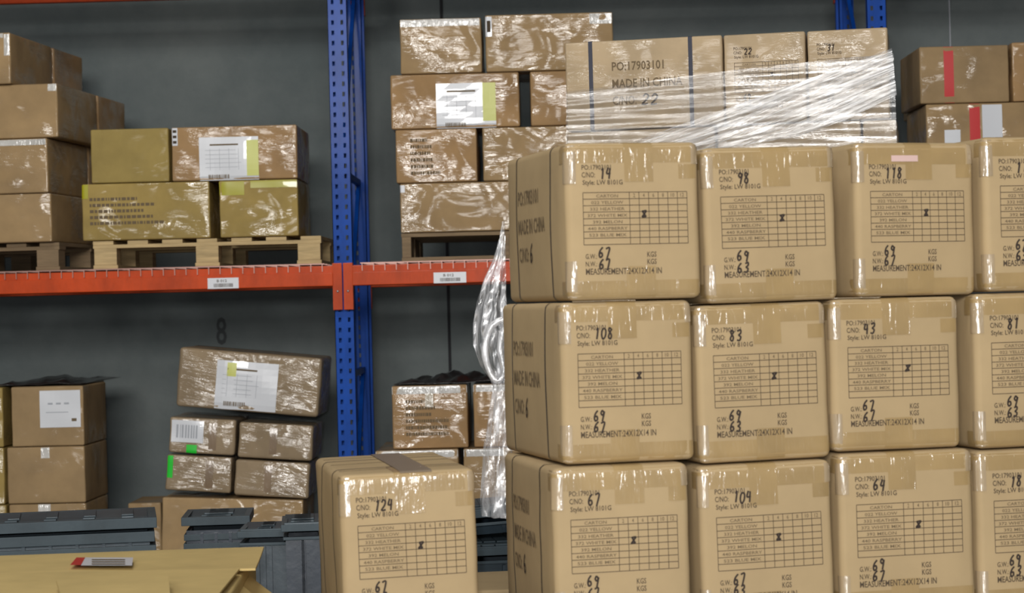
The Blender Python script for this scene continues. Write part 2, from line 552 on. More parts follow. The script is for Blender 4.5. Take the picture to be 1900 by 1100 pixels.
def front_print(S, par, no, gw, nw, seed):
    bm = bmesh.new()
    fn = lambda u, v: S.front(u, v, 0.0012)
    fm = lambda u, v: S.front(u, v, 0.0018)
    put_text(bm, fn, 'PO:17903101', .115, .826, .335, .858)
    put_text(bm, fn, 'C/NO:', .115, .778, .215, .812)
    put_text(bm, fn, 'Style: LW 8101G', .12, .722, .42, .762)
    T0, T1, B0, B1 = .12, .905, .352, .682
    lw, lh = .0044, .0042
    rh = (B1 - B0) / 8
    for i in range(9):
        z = B0 + rh * i
        put_rect(bm, fn, T0, z - lh / 2, T1, z + lh / 2, n=6)
    cx = [T0] + [.467 + (T1 - .467) * k / 6 for k in range(7)]
    for x in cx:
        put_rect(bm, fn, x - lw / 2, B0, x + lw / 2, B1, m=5)
    for i, t in enumerate(ROWS):
        z = B1 - rh * (i + 1)
        wdt = .012 * len(t) + .03
        put_text(bm, fn, t, .30 - wdt * .8, z + rh * .22, .30 + wdt * .8, z + rh * .70, 2)
    for k, t in enumerate(['2', '4', '6', '8', '10', '12']):
        c = (cx[k + 1] + cx[k + 2]) / 2
        put_text(bm, fn, t, c - .007 * len(t), B1 - rh * .80, c + .007 * len(t), B1 - rh * .2, 2)
    put_text(bm, fn, 'G.W.:', .13, .262, .215, .294)
    put_text(bm, fn, 'N.W.:', .13, .214, .215, .246)
    put_text(bm, fn, 'KGS', .592, .268, .662, .302)
    put_text(bm, fn, 'KGS', .592, .222, .662, .256)
    put_text(bm, fn, 'MEASUREMENT:24X12X14 IN', .13, .162, .70, .202)
    # marker figures
    hand(bm, fm, no, .250, .768, .046, .068, .013, .011, 1, seed)
    hand(bm, fm, gw, .228, .268, .044, .064, .013, .011, 1, seed + 1)
    hand(bm, fm, nw, .228, .198, .044, .062, .013, .011, 1, seed + 2)
    c = cx[2]
    z = B1 - rh * 4
    hand(bm, fm, 'X', c + .018, z + rh * .05, .045, rh * 1.0, .013, .011, 1, seed + 3)
    return link_mesh('printed_markings', bm, ['ink', 'marker', 'ink_faded'], par)


def side_print(S, par, no, fn0, seed, u0=.23, u1=.68):
    fn = lambda u, v: fn0(u, v, 0.0012)
    w = u1 - u0
    bm = bmesh.new()
    put_text(bm, fn, 'PO:17903101', u0, .655, u0 + w * .74, .755)
    link_mesh('order_lettering', bm, ['ink_faded', 'marker'], par)
    bm = bmesh.new()
    put_text(bm, fn, 'MADE IN CHINA', u0, .46, u0 + w * 1.0, .56)
    link_mesh('origin_lettering', bm, ['ink_faded', 'marker'], par)
    bm = bmesh.new()
    put_text(bm, fn, 'C/NO:', u0, .27, u0 + w * .34, .37)
    link_mesh('number_lettering', bm, ['ink_faded', 'marker'], par)
    bm = bmesh.new()
    hand(bm, lambda u, v: fn0(u, v, 0.0018), no, u0 + w * .42, .26, .055, .12, .011, .018, 1, seed)
    return link_mesh('marker_figure', bm, ['ink_faded', 'marker'], par)


def tapes(S, par, mat='tape_tan', seed=0, top=True, bottom=True, centre=True, sidewrap=0.05, wtop=0.047, wbot=0.045):
    """packing tape bands along the top and bottom edges of the front, folded over the edges, centre strips, corner tabs"""
    rnd = random.Random(seed)
    hx, hy = S.w / 2, S.d / 2
    made = []

    def band(zlo, zhi, off, x0=None, x1=None):
        bm = bmesh.new()
        xx0 = -hx if x0 is None else x0; xx1 = hx if x1 is None else x1
        path = []
        if x0 is None: path.append((-hx, -hy + sidewrap, 0))
        path += [(xx0, -hy, 0), (xx1, -hy, 0)]
        if x1 is None: path.append((hx, -hy + sidewrap, 0))
        pts = dens(path)
        strip(bm, S, [(p.x, p.y, 0) for p in pts], ((0, 0, 1), zlo, zhi), off)
        for f in bm.faces: f.normal_flip()
        made.append(link_mesh('packing_tape', bm, mat, par, True))
    if top:
        band(S.h - wtop - rnd.uniform(-.004, .006), S.h - 0.003, 0.0004)
    if bottom:
        band(0.003, wbot + rnd.uniform(-.005, .006), 0.0004)
    # clear tape ends folded round the left corner, a short one at the right
    for (x0_, x1_, za_, zb_) in ((-hx, -hx + .022, S.h - .092, S.h - .004), (-hx, -hx + .020, .004, .088), (hx - .018, hx, S.h - .05, S.h - .004)):
        bm = bmesh.new()
        if x0_ == -hx: pth = [(-hx, -hy + .020, 0), (-hx, -hy, 0), (x1_, -hy, 0)]
        else: pth = [(x0_, -hy, 0), (hx, -hy, 0), (hx, -hy + .02, 0)]
        strip(bm, S, [(p.x, p.y, 0) for p in dens(pth)], ((0, 0, 1), za_, zb_), 0.0011)
        for f in bm.faces: f.normal_flip()
        made.append(link_mesh('corner_tape', bm, 'tape_gloss', par, True))
    if centre:
        cx = rnd.uniform(-.012, .02)
        for (za, zb, zt) in (((S.h, S.h - wtop - .035 - rnd.uniform(0, .012), S.h), (0, 0, 0), 1), ((0, wbot + .03, 0), (0, 0, 0), 0)):
            bm = bmesh.new()
            z0, z1 = za[0], za[1]
            path = dens([(cx, -hy + 0.16, z0), (cx, -hy, z0), (cx, -hy, z1)]) if zt else dens([(cx, -hy, z1), (cx, -hy, z0)])
            strip(bm, S, path, ((1, 0, 0), -.034, .034), 0.0008)
            made.append(link_mesh('packing_tape', bm, mat, par, True))
        # corner tab under the top band at the right
        bm = bmesh.new()
        z1 = S.h - wtop - .004
        put_rect(bm, lambda u, v: S.F(u, -hy, v, 0.0007), hx - .048, z1 - .032, hx - .006, z1, n=4, m=4)
        made.append(link_mesh('packing_tape', bm, mat, par, True))
    return made


def straps(S, par, fr=(.20, .77), mat='strap', wid=0.007, axis='y'):
    """plastic bands looped round the carton"""
    hx, hy, h = S.w / 2, S.d / 2, S.h
    for u in fr:
        bm = bmesh.new()
        if axis == 'y':
            y = hy - u * S.d
            loop = [(-hx, y, 0), (-hx, y, h), (hx, y, h), (hx, y, 0), (-hx, y, 0)]
            strip(bm, S, dens(loop), ((0, 1, 0), -wid / 2, wid / 2), 0.0013)
        else:
            x = (u - .5) * S.w
            loop = [(x, -hy, 0), (x, -hy, h), (x, hy, h), (x, hy, 0), (x, -hy, 0)]
            strip(bm, S, dens(loop), ((1, 0, 0), -wid / 2, wid / 2), 0.0013)
        link_mesh('strapping_band', bm, mat, par)


def document(S, par, u0, v0, u1, v1, yellow=None, name='shipping_label', seed=0, kind='doc'):
    """white delivery document taped on the front: paper, printed lines, barcode, yellow edge"""
    bm = bmesh.new()
    fn = lambda u, v: S.front(u, v, 0.0025)
    f2 = lambda u, v: S.front(u, v, 0.0032)
    L = lambda a, b: (u0 + (u1 - u0) * a, v0 + (v1 - v0) * b)

    def rect(a0, b0, a1, b1, mat, f=f2, n=2, m=2):
        p, q = L(a0, b0), L(a1, b1)
        put_rect(bm, f, p[0], p[1], q[0], q[1], mat, n, m)
    rect(0, 0, 1, 1, 0, fn, 8, 8)
    if yellow:
        rect(*yellow, 2, f2, 2, 6)
    rnd = random.Random(seed)
    if kind == 'doc':
        rect(.18, .81, .66, .845, 1)
        for k in range(5):
            rect(.1, .70 - k * .095, .1 + rnd.uniform(.35, .62), .708 - k * .095, 3)
        for k in range(4):
            rect(.18 + k * .16, .26, .186 + k * .16, .74, 3, m=6)
        x = .15
        while x < .48:
            wv = rnd.uniform(.008, .022); rect(x, .07, x + wv, .16, 1); x += wv + rnd.uniform(.008, .014)
    elif kind == 'bars':
        x = .15
        while x < .85:
            wv = rnd.uniform(.02, .06); rect(x, .2, x + wv, .8, 3); x += wv + rnd.uniform(.03, .06)
    elif kind == 'note':
        for k in range(3):
            rect(.2 + .2 * k, .62, .32 + .2 * k, .67, 3)
        rect(.15, .40, .7, .42, 3); rect(.78, .16, .9, .24, 1)
    return link_mesh(name, bm, ['paper', 'ink_faded', 'paper_yellow', 'ink_pale'], par)


def mark_lines(S, par, u0, v0, u1, v1, n, seed, mat='ink_faded', words=None):
    """rows of faint small print, too small to read in the photograph"""
    bm = bmesh.new(); rnd = random.Random(seed)
    for k in range(n):
        v = v1 - (v1 - v0) * (k + .5) / n
        hgt = (v1 - v0) / n * .5
        u = u0
        end = u0 + (u1 - u0) * rnd.uniform(.45, 1)
        while u < end:
            wv = rnd.uniform(.01, .035)
            put_rect(bm, lambda a, b: S.front(a, b, .0011), u, v - hgt / 2, min(u + wv, end), v + hgt / 2, n=1, m=1)
            u += wv + .008
    return link_mesh('printed_markings', bm, mat, par)


def tab(S, par, u0, v0, u1, v1, mat, name='tape_tab', off=0.0015, over_top=0.0):
    bm = bmesh.new()
    put_rect(bm, lambda a, b: S.front(a, b, off), u0, v0, u1, v1, n=6, m=6)
    return link_mesh(name, bm, mat, par, True)


def carton(w, d, h, loc, rot, mat, label, group=None, r=0.008, bulge=0.003, seed=0, dent=0.0015, name='cardboard_box', n=7):
    S = Shape(w, d, h, r, bulge, seed, dent)
    e = empty(name, loc, rot, label, 'cardboard box', group)
    link_mesh('box_body', S.body(n), mat, e, True)
    return e, S


# ------------------------------------------------------------------ setting
bm = bmesh.new(); add_box(bm, -9, 9, -9, 12.1, -0.2, 0)
tag(link_mesh('floor', bm, 'floor'), 'grey concrete warehouse floor', 'floor', kind='structure')
bm = bmesh.new(); add_box(bm, -9, 9, 12.1, 12.3, 0, 7.5)
wall = tag(link_mesh('wall_back', bm, 'wall'), 'plain blue-grey warehouse wall behind the racking', 'wall', kind='structure')
for i, (a, b) in enumerate((((818, 0), (836, 700)), ((1762, 20), (1762, 84)))):
    p = P(a[0], a[1], 12.1); q = P(b[0], b[1], 12.1)
    x = (p.x + q.x) / 2
    if i == 0:
        o = box_obj('trim_%d' % (i + 1), (x - .008, x + .008, 12.088, 12.1, 0, 7.5), 'joint')
        tag(o, 'dark vertical joint in the back wall', 'wall joint', kind='structure')
    else:
        o = box_obj('trim_2', (x - .003, x + .003, 12.09, 12.1, 0, 7.5), 'ink_pale')
        tag(o, 'thin pale vertical joint in the back wall above the red-taped box', 'wall joint', kind='structure')
# stencilled figure on the wall
bm = bmesh.new()
p = P(402, 640, 12.1); q = P(420, 588, 12.1)
put_text(bm, lambda u, v: Vector((p.x + (q.x - p.x) * u, 12.094, p.z + (q.z - p.z) * v)), '8', 0, 0, 1, 1)
M['stencil'] = simple('stencil', (0.055, 0.062, 0.065), 0.85)
link_mesh('stencilled_mark', bm, 'stencil', wall)

# ------------------------------------------------------------------ racking
YR = 10.5
B1T, B1B = 1.79, 1.69
rack = empty('pallet_rack', (0, YR, 0), (0, 0, 0), 'blue upright and orange beam pallet racking against the grey wall', 'pallet rack')
XU = [P(638, 540, YR).x]
XU.append(P(1626, 10, YR).x)
XU.insert(0, XU[0] - 2.62)
XU.append(XU[2] + 2.62)
PW = 0.094


def post_mesh(height, face_y, back_y):
    """C section post with two columns of slots in its face, origin at its foot"""
    bm = bmesh.new()
    h = PW / 2
    pitch = 0.05
    n = int(height / pitch)
    xs = [-h, -h + .018, -h + .031, h - .031, h - .018, h]
    for k in range(n):
        z0 = k * pitch
        zs = [z0, z0 + .015, z0 + .037, z0 + pitch]
        for j in range(3):
            for i in range(5):
                if j == 1 and i in (1, 3): continue
                vs = [bm.verts.new((x, face_y, z)) for x, z in ((xs[i], zs[j]), (xs[i + 1], zs[j]), (xs[i + 1], zs[j + 1]), (xs[i], zs[j + 1]))]
                bm.faces.new(vs)
    bmesh.ops.remove_doubles(bm, verts=bm.verts, dist=1e-5)
    H = n * pitch
    t = .0025
    dy = back_y - face_y
    s = 1 if dy > 0 else -1
    for sx in (-1, 1):
        add_box(bm, *sorted((sx * h, sx * (h - t))), *sorted((face_y, face_y + dy * .45)), 0, H)
        add_box(bm, *sorted((sx * (h - .012), sx * (h - .012 - t))), *sorted((face_y + dy * .5, back_y)), 0, H)
        add_box(bm, *sorted((sx * h, sx * (h - .014))), *sorted((face_y + dy * .45, face_y + dy * .5)), 0, H)
        add_box(bm, *sorted((sx * (h - .012), sx * (h - .028))), *sorted((back_y, back_y - s * t)), 0, H)
    return bm


for i, x in enumerate(XU):
    link_mesh('upright_post', post_mesh(3.6, 0, .075), 'blue_paint', rack).location = (x, 0, 0)
    link_mesh('upright_post', post_mesh(3.6, 1.10, 1.025), 'blue_paint', rack).location = (x, 0, 0)
    for z in (.25, 1.25, 2.25, 3.3):
        box_obj('cross_brace', (x - .012, x + .012, .07, 1.03, z - .015, z + .015), 'blue_paint', rack)
    for z in (.25, 1.25, 2.25):
        bm = bmesh.new(); L = math.hypot(.96, 1.0); a = math.atan2(1.0, .96)
        add_box(bm, -.01, .01, 0, L, -.015, .015, M4=Matrix.Translation((x, .07, z)) @ Matrix.Rotation(a, 4, 'X'))
        link_mesh('cross_brace', bm, 'blue_paint', rack)
    box_obj('base_plate', (x - .07, x + .07, -.03, .13, 0, .008), 'blue_paint', rack)


def beam(xa, xb, ztop, front, sticker=None):
    y0, y1 = (-.048, .0) if front else (1.10, 1.148)
    bm = bmesh.new()
    add_box(bm, xa, xb, y0, y1, ztop - .1, ztop, bevel=.004)
    # rolled ridge of the box beam's face
    yf = y0 if front else y1
    s = -1 if front else 1
    add_box(bm, xa, xb, *sorted((yf, yf + s * .010)), ztop - .098, ztop - .034, bevel=.003)
    b = link_mesh('beam', bm, 'orange_paint', rack)
    for x, side in ((xa, -1), (xb, 1)):
        bm = bmesh.new()
        x0, x1 = sorted((x + side * .0005, x + side * .044))
        add_box(bm, x0, x1, *sorted((yf + s * .002, yf - s * .002)), ztop - .215, ztop + .012, bevel=.002)
        xi = x - side * .002
        add_box(bm, *sorted((xi, xi + side * .004)), *sorted((yf + s * .002, yf - s * .05)), ztop - .215, ztop + .012)
        link_mesh('connector_plate', bm, 'orange_paint', b)
        bm = bmesh.new()
        bmesh.ops.create_uvsphere(bm, u_segments=10, v_segments=6, radius=.0065)
        o = link_mesh('safety_bolt', bm, 'zinc', b, True)
        o.location = (x + side * .022, yf + s * .003, ztop - .125)
    if sticker:
        p = P(sticker[0], sticker[2], YR - .05); q = P(sticker[1], sticker[3], YR - .05)
        bm = bmesh.new(); x0, x1 = p.x, q.x; z0, z1 = min(p.z, q.z), max(p.z, q.z)
        z0 = ztop - .098; z1 = ztop - .046
        fn = lambda u, v: Vector((x0 + (x1 - x0) * u, yf + s * .0112, z0 + (z1 - z0) * v))
        put_rect(bm, fn, 0, 0, 1, 1, 0)
        f2 = lambda u, v: Vector((x0 + (x1 - x0) * u, yf + s * .0118, z0 + (z1 - z0) * v))
        rnd = random.Random(4); u = .2
        while u < .8:
            wv = rnd.uniform(.01, .03); put_rect(bm, f2, u, .14, u + wv, .48, 1); u += wv + .016
        put_text(bm, f2, 'B 012', .3, .6, .62, .85, 1)
        link_mesh('location_sticker', bm, ['paper', 'ink'], b)
    return b


stk = [None, (386, 443, 535, 515), None]
for k in range(3):
    xa, xb = XU[k] + PW / 2 - .0, XU[k + 1] - PW / 2 + .0
    st = [(386, 443, 535, 515), (805, 865, 527, 508), None][k]
    beam(xa, xb, B1T, True, st); beam(xa, xb, B1T, False)
    beam(xa, xb, 3.37, True); beam(xa, xb, 3.37, False)
    # wire mesh deck: wires along and across with ends folded over the front beam
    for zt in (B1T, 3.37):
        bm = bmesh.new()
        nW = 44
        for i in range(nW + 1):
            x = xa + .05 + (xb - xa - .1) * i / nW
            add_box(bm, x - .0018, x + .0018, -.056, 1.15, zt + .002, zt + .007)
            add_box(bm, x - .0018, x + .0018, -.0605, -.056, zt - .028, zt + .007)
        for j in range(9):
            y = -.045 + 1.18 * j / 8
            add_box(bm, xa + .04, xb - .04, y - .003, y + .003, zt + .007, zt + .012)
        link_mesh('wire_deck', bm, 'wire', rack)
DECK = B1T + .013


# ------------------------------------------------------------------ pallets
def pallet(loc, rot, w, d, label, group=None, mat='pine', across=False, h=.135):
    e = empty('wooden_pallet', loc, rot, label, 'pallet', group)
    t = .018
    hb = h - 3 * t if not across else h - 2 * t
    for k in range(3):                                        # bottom boards
        if across:
            y = [-d / 2 + .05, 0, d / 2 - .05][k]
            box_obj('bottom_board', (-w / 2, w / 2, y - .05, y + .05, 0, t), mat, e, .002)
        else:
            x = [-w / 2 + .06, 0, w / 2 - .06][k]
            box_obj('bottom_board', (x - .06, x + .06, -d / 2, d / 2, 0, t), mat, e, .002)
    for i in range(3):
        x = [-w / 2 + (.06 if not across else .025), 0, w / 2 - (.06 if not across else .025)][i]
        bw = .055 if not across else .022
        for j in range(3):
            y = [-d / 2 + .05, 0, d / 2 - .05][j]
            if across: y0, y1 = y - .18, y + .18
            else: y0, y1 = y - .05, y + .05
            y0, y1 = max(y0, -d / 2), min(y1, d / 2)
            box_obj('block', (x - bw, x + bw, y0, y1, t, t + hb), mat, e, .002)
    z = t + hb
    if not across:
        for j in range(3):
            y = [-d / 2 + .05, 0, d / 2 - .05][j]
            box_obj('stringer_board', (-w / 2, w / 2, y - .05, y + .05, z, z + t), mat, e, .002)
        z += t
        n = 7
        for i in range(n):
            x = -w / 2 + .05 + (w - .1) * i / (n - 1)
            box_obj('deck_board', (x - .05, x + .05, -d / 2, d / 2, z, z + t), mat, e, .002)
    else:
        n = 7
        for i in range(n):
            y = -d / 2 + .05 + (d - .1) * i / (n - 1)
            box_obj('deck_board', (-w / 2, w / 2, y - .05, y + .05, z, z + t), mat, e, .002)
    return e


def rect_carton(x0, x1, z0, z1, Y, d, py, mat, label, group=None, rz=0.0, ry=0.0, gap=.003, **kw):
    """carton whose front face spans columns x0..x1 of the photograph on the plane y = Y"""
    a = P(x0, py, Y); b = P(x1, py, Y)
    w = b.x - a.x - gap
    cx = (a.x + b.x) / 2
    # base centre from the front middle
    off = Vector((-math.sin(rz), math.cos(rz))) * (d / 2)
    return carton(w, d, z1 - z0 - .0035, (cx + off.x, Y + off.y, z0 + .001), (0, ry, rz), mat, label, group, **kw)


def Zat(px, py, Y):
    return P(px, py, Y).z


# ---- load on the beam level at the far left (only its right part in frame)
GA = 'cartons wrapped on the far left pallet of the beam level'
YA = YR - .03
zz = [Zat(50, y, YA) for y in (457, 359, 257, 156, 60)]
base = DECK
zz[0] = base + .135 + .002
edges = [97, 92, 113, 28]
rz = R(-6)
labs = ['film-wrapped brown box at far left of beam level, lowest of its stack on the pallet',
        'film-wrapped brown box at far left of beam level, second from the pallet',
        'film-wrapped brown box at far left of beam level, third up with bright corner tape',
        'brown box topping the far left stack on the beam level']
for k in range(4):
    e, S = rect_carton(edges[k] - 250, edges[k], zz[k], zz[k + 1], YA, .62, 300, 'kraft_wrapped', labs[k], GA, rz=rz, seed=k, bulge=.006)
    if k == 3:
        tab(S, e, .955, .55, .995, .97, 'tape_white', 'corner_tape')
        tab(S, e, .70, .90, .95, .985, 'tape_white', 'edge_tape')
    elif k == 2:
        tab(S, e, .93, .86, .995, .99, 'tape_white', 'corner_tape')
    elif k == 1:
        tab(S, e, .60, .88, .99, .985, 'tape_white', 'edge_tape')
for k in range(4):
    pa = P(edges[k], 300, YA)
    c = Vector((pa.x, YA)) + Vector((math.cos(rz), math.sin(rz))) * -.33 + Vector((-math.sin(rz), math.cos(rz))) * (.62 + .245)
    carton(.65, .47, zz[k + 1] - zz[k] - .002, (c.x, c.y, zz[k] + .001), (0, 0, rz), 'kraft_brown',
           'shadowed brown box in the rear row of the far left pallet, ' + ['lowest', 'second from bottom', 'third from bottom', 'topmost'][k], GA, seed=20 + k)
pa = P(105, 300, YA)
c = Vector((pa.x, YA)) + Vector((math.cos(rz), math.sin(rz))) * -.55 + Vector((-math.sin(rz), math.cos(rz))) * .56
pallet((c.x, c.y, base), (0, 0, rz), 1.1, 1.1, 'dark wooden pallet under the far left stack on the beam level', 'pallets on the beam level', 'pine_old')

# ---- mustard load left of the blue upright
GB = 'cartons wrapped on the pallet left of the blue upright'
YB = YR - .02
zb = [base + .137, Zat(350, 336, YB), Zat(350, 235, YB)]
e, S = rect_carton(152, 390, zb[0], zb[1], YB, .55, 390, 'kraft_mustard', 'long mustard box with faded print on lower row beside the blue upright', GB, seed=31)
mark_lines(S, e, .06, .25, .70, .78, 5, 3)
tab(S, e, .0, .74, .05, .99, 'tape_yellow', 'yellow_tape')
e, S = rect_carton(407, 554, zb[0], zb[1], YB, .55, 390, 'kraft_mustard', 'small glossy mustard box on lower row nearest the blue upright', GB, seed=32)
tab(S, e, .0, .74, .32, .98, 'tape_yellow', 'yellow_tape')
tab(S, e, .40, .86, .99, .985, 'tape_yellow', 'yellow_tape')
e, S = rect_carton(168, 314, zb[1], zb[2], YB, .55, 285, 'kraft_plain', 'plain mustard box without film shine, upper left of load beside upright', GB, seed=33)
e, S = rect_carton(318, 552, zb[1], zb[2], YB, .55, 285, 'kraft_brown', 'brown box with white and yellow document, upper row left of upright', GB, seed=34)
document(S, e, .22, -.03, .692, .80, yellow=(.80, .12, 1, .92), seed=5)
tab(S, e, .005, .66, .05, .99, 'paper', 'stamped_tape')
bm = bmesh.new()
for k in range(3):
    put_rect(bm, lambda a, b: S.front(a, b, .0025), .012, .70 + k * .10, .042, .75 + k * .10)
link_mesh('stamp_print', bm, 'ink', e)
for k, (xa, xb, a, b) in enumerate(((152, 352, 0, 1), (356, 554, 0, 1), (168, 350, 1, 2), (354, 552, 1, 2))):
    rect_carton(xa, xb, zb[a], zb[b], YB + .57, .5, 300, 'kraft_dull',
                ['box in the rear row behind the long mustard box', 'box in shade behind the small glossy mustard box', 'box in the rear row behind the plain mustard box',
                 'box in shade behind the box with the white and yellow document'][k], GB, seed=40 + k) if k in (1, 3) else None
pl = P(385, 470, YB)
pallet((pl.x - .003, YB + .55, base), (0, 0, 0), P(596, 470, YB).x - P(172, 470, YB).x, 1.08, 'pale pine pallet under the mustard boxes left of the blue upright', 'pallets on the beam level', 'pine')
# dark band of crumpled film in the gap of the lower row
# ---- tall load right of the blue upright
GC = 'cartons wrapped on the pallet right of the blue upright'
YC = YR - .02
zc = [base + .137] + [Zat(830, y, YC) for y in (338, 238, 136, 33)]
e, S = rect_carton(742, 1010, zc[0], zc[1], YC, .55, 390, 'kraft_wrapped', 'lowest box on pallet right of blue upright, with small white corner mark', GC, seed=51)
tab(S, e, .002, .82, .035, .97, 'paper', 'corner_mark')
rect_carton(1014, 1135, zc[0], zc[1], YC, .55, 390, 'kraft_wrapped', 'lowest box at right end of load, behind the near stack', GC, seed=52)
e, S = rect_carton(734, 886, zc[1], zc[2], YC, .55, 290, 'kraft_brown', 'film-wrapped box with column of stamped print, second layer right of blue upright', GC, seed=53)
mark_lines(S, e, .18, .12, .55, .86, 6, 8)
e, S = rect_carton(896, 1135, zc[1], zc[2], YC, .55, 290, 'kraft_wrapped', 'second layer box right of the stamped one, partly behind the near stack', GC, seed=54)
e, S = rect_carton(725, 964, zc[2], zc[3], YC, .55, 190, 'kraft_brown', 'box bearing the white document with yellow edge, third layer right of blue upright', GC, seed=55)
document(S, e, .352, -.04, .817, .82, yellow=(.78, .18, 1, 1), seed=6)
e, S = rect_carton(984, 1140, zc[2], zc[3], YC, .55, 190, 'kraft_brown', 'third layer box next to the gap right of the yellow-edged document', GC, seed=56)
e, S = rect_carton(742, 894, zc[3], zc[4], YC, .55, 85, 'kraft_wrapped', 'top left box of the tall load right of blue upright', GC, seed=57)
tab(S, e, .01, .86, .98, .99, 'tape_white', 'edge_tape')
e, S = rect_carton(901, 1138, zc[3], zc[4] + .01, YC, .55, 85, 'kraft_wrapped', 'longer top right box of the tall load, above the document box', GC, seed=58)
tab(S, e, .0, .62, .05, .97, 'paper', 'stamped_tape')
tab(S, e, .82, .80, .995, .98, 'tape_white', 'edge_tape')
bm = bmesh.new(); put_rect(bm, lambda a, b: S.front(a, b, .0025), .012, .70, .04, .90); link_mesh('stamp_print', bm, 'ink', e)
a = P(745, 470, YC).x; b = P(1130, 470, YC).x
pallet(((a + b) / 2, YC + .55, base), (0, 0, 0), b - a, 1.08, 'brown wooden pallet with open front under the tall load right of blue upright', 'pallets on the beam level', 'pine_old', across=True)
# ---- load at the upper right
GD = 'cartons on the pallet at the upper right'
YD = YR - .02
zd = [base + .137, Zat(1790, 300, YD), Zat(1790, 191, YD), Zat(1790, 84, YD)]
e, S = rect_carton(1718, 1905, zd[0], zd[1], YD, .55, 350, 'kraft_wrapped', 'low box of the upper right load, hidden by near stack', GD, seed=61) if False else (None, None)
x0 = 1718
e, S = rect_carton(1718, 1915, zd[1], zd[2], YD, .55, 230, 'kraft_wrapped', 'film-wrapped box with red tape, white labels, lower row at upper right', GD, seed=62)
tab(S, e, .41, .05, .51, .99, 'tape_red', 'red_tape', off=.001)
document(S, e, .53, .40, .72, .97, seed=9, kind='none', name='white_label')
document(S, e, .17, .25, .32, .55, seed=9, kind='none', name='white_label')
e, S = rect_carton(1706, 1873, zd[2], zd[3], YD, .55, 140, 'kraft_dull', 'brown box with long red tape strip on top at upper right', GD, seed=63)
tab(S, e, .27, .0, .38, .99, 'tape_red', 'red_tape', off=.001)
e, S = rect_carton(1878, 2010, zd[2], zd[3] + .01, YD, .55, 140, 'kraft_brown', 'brown box cut by right picture edge, beside the red-taped box', GD, seed=64)
for k, (xa, a) in enumerate(((1718, 1), (1706, 2))):
    rect_carton(xa, xa + 190, zd[a], zd[a + 1], YD + .57, .5, 200, 'kraft_dull', ['rear row box behind the lower red-taped box at upper right', 'rear row box behind the upper red-taped box at upper right'][k], GD, seed=70 + k)

# ------------------------------------------------------------------ floor-level loads under the beam
YE = YR + .05
GE = 'cartons stacked at the lower left under the beam'
ze = [Zat(85, y, YE) for y in (1042, 934, 828, 716)]
labs = ['lower left box with white tape tab, third from the top', 'plain brown box in the middle of the lower left stack', 'box carrying square white note, top of the lower left stack']
for k in range(3):
    e, S = rect_carton([14, 12, 22][k], 158, ze[k], ze[k + 1], YE, .5, 850, 'kraft_dull', labs[k], GE, seed=80 + k, rz=R(-1))
    if k == 0: tab(S, e, .38, .78, .54, 1.0, 'tape_white')
    if k == 1: tab(S, e, .44, .80, .55, .99, 'tape_white')
    if k == 2: document(S, e, .40, .31, .96, .93, kind='note', seed=3, name='white_note')
labs = ['box at left picture edge beside the tape-tabbed box', 'box at left picture edge beside the plain middle box', 'box at left picture edge beside the white-noted box']
for k in range(3):
    e, S = rect_carton(-150, [10, 8, 8][k], ze[k], ze[k + 1], YE, .5, 850, 'kraft_mustard', labs[k], GE, seed=90 + k)
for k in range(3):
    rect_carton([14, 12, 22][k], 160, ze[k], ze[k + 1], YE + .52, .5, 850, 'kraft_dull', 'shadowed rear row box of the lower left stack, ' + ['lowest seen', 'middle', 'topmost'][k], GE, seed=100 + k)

# leaning pile
GF = 'cartons of the leaning film-wrapped pile'
YF = YR + .0


def pile_box(cx_, cy_, wpx, hpx, tilt, Y, d, mat, label, seed, rz=0, **kw):
    s = F / Y
    w, h = wpx / s, hpx / s
    c = P(cx_, cy_, Y)
    ry = R(tilt)
    bx = c.x - math.sin(ry) * h / 2; bz = c.z - math.cos(ry) * h / 2
    return carton(w, d, h, (bx, Y + d / 2, bz), (0, ry, rz), mat, label, GF, seed=seed, **kw)


e, S = pile_box(462, 709, 266, 110, 6.0, YF, .5, 'kraft_crush', 'large tilted box with big white document topping the leaning pile', 111, r=.018, bulge=.006, dent=.003)
document(S, e, .27, .02, .70, .84, yellow=(.17, .68, .32, .96), seed=11)
e, S = pile_box(375, 809, 122, 66, 4.5, YF, .5, 'kraft_crush', 'small box with striped white label, upper left in the leaning pile', 112, r=.012, dent=.003)
document(S, e, .03, .30, .52, .92, kind='bars', seed=2, name='striped_label')
tab(S, e, .60, .01, .72, .99, 'tape_seam', 'packing_tape', off=.0012)
tab(S, e, .27, .01, .43, .24, 'sticker_green', 'green_sticker', off=.002)
e, S = pile_box(511, 819, 138, 66, 4.5, YF, .5, 'kraft_crush', 'small box without label, upper right in the leaning pile', 113, r=.014, dent=.003)
tab(S, e, .42, .01, .52, .99, 'tape_seam', 'packing_tape', off=.0012)
e, S = pile_box(369, 879, 122, 66, 4.5, YF, .5, 'kraft_crush', 'small box with green strip at its left edge, in the leaning pile', 114, r=.012, dent=.003)
tab(S, e, .60, .01, .72, .99, 'tape_seam', 'packing_tape', off=.0012)
tab(S, e, .015, .35, .10, .97, 'sticker_green', 'green_strip', off=.002)
e, S = pile_box(504, 889, 138, 66, 4.5, YF, .5, 'kraft_crush', 'small box lower right in the leaning pile, above the wide base box', 115, r=.014, dent=.003)
tab(S, e, .40, .01, .50, .99, 'tape_seam', 'packing_tape', off=.0012)
e, S = pile_box(430, 1040, 262, 230, 2.5, YF, .5, 'kraft_wrapped', 'wide bottom box of the leaning pile behind the grey totes', 116, bulge=.004)

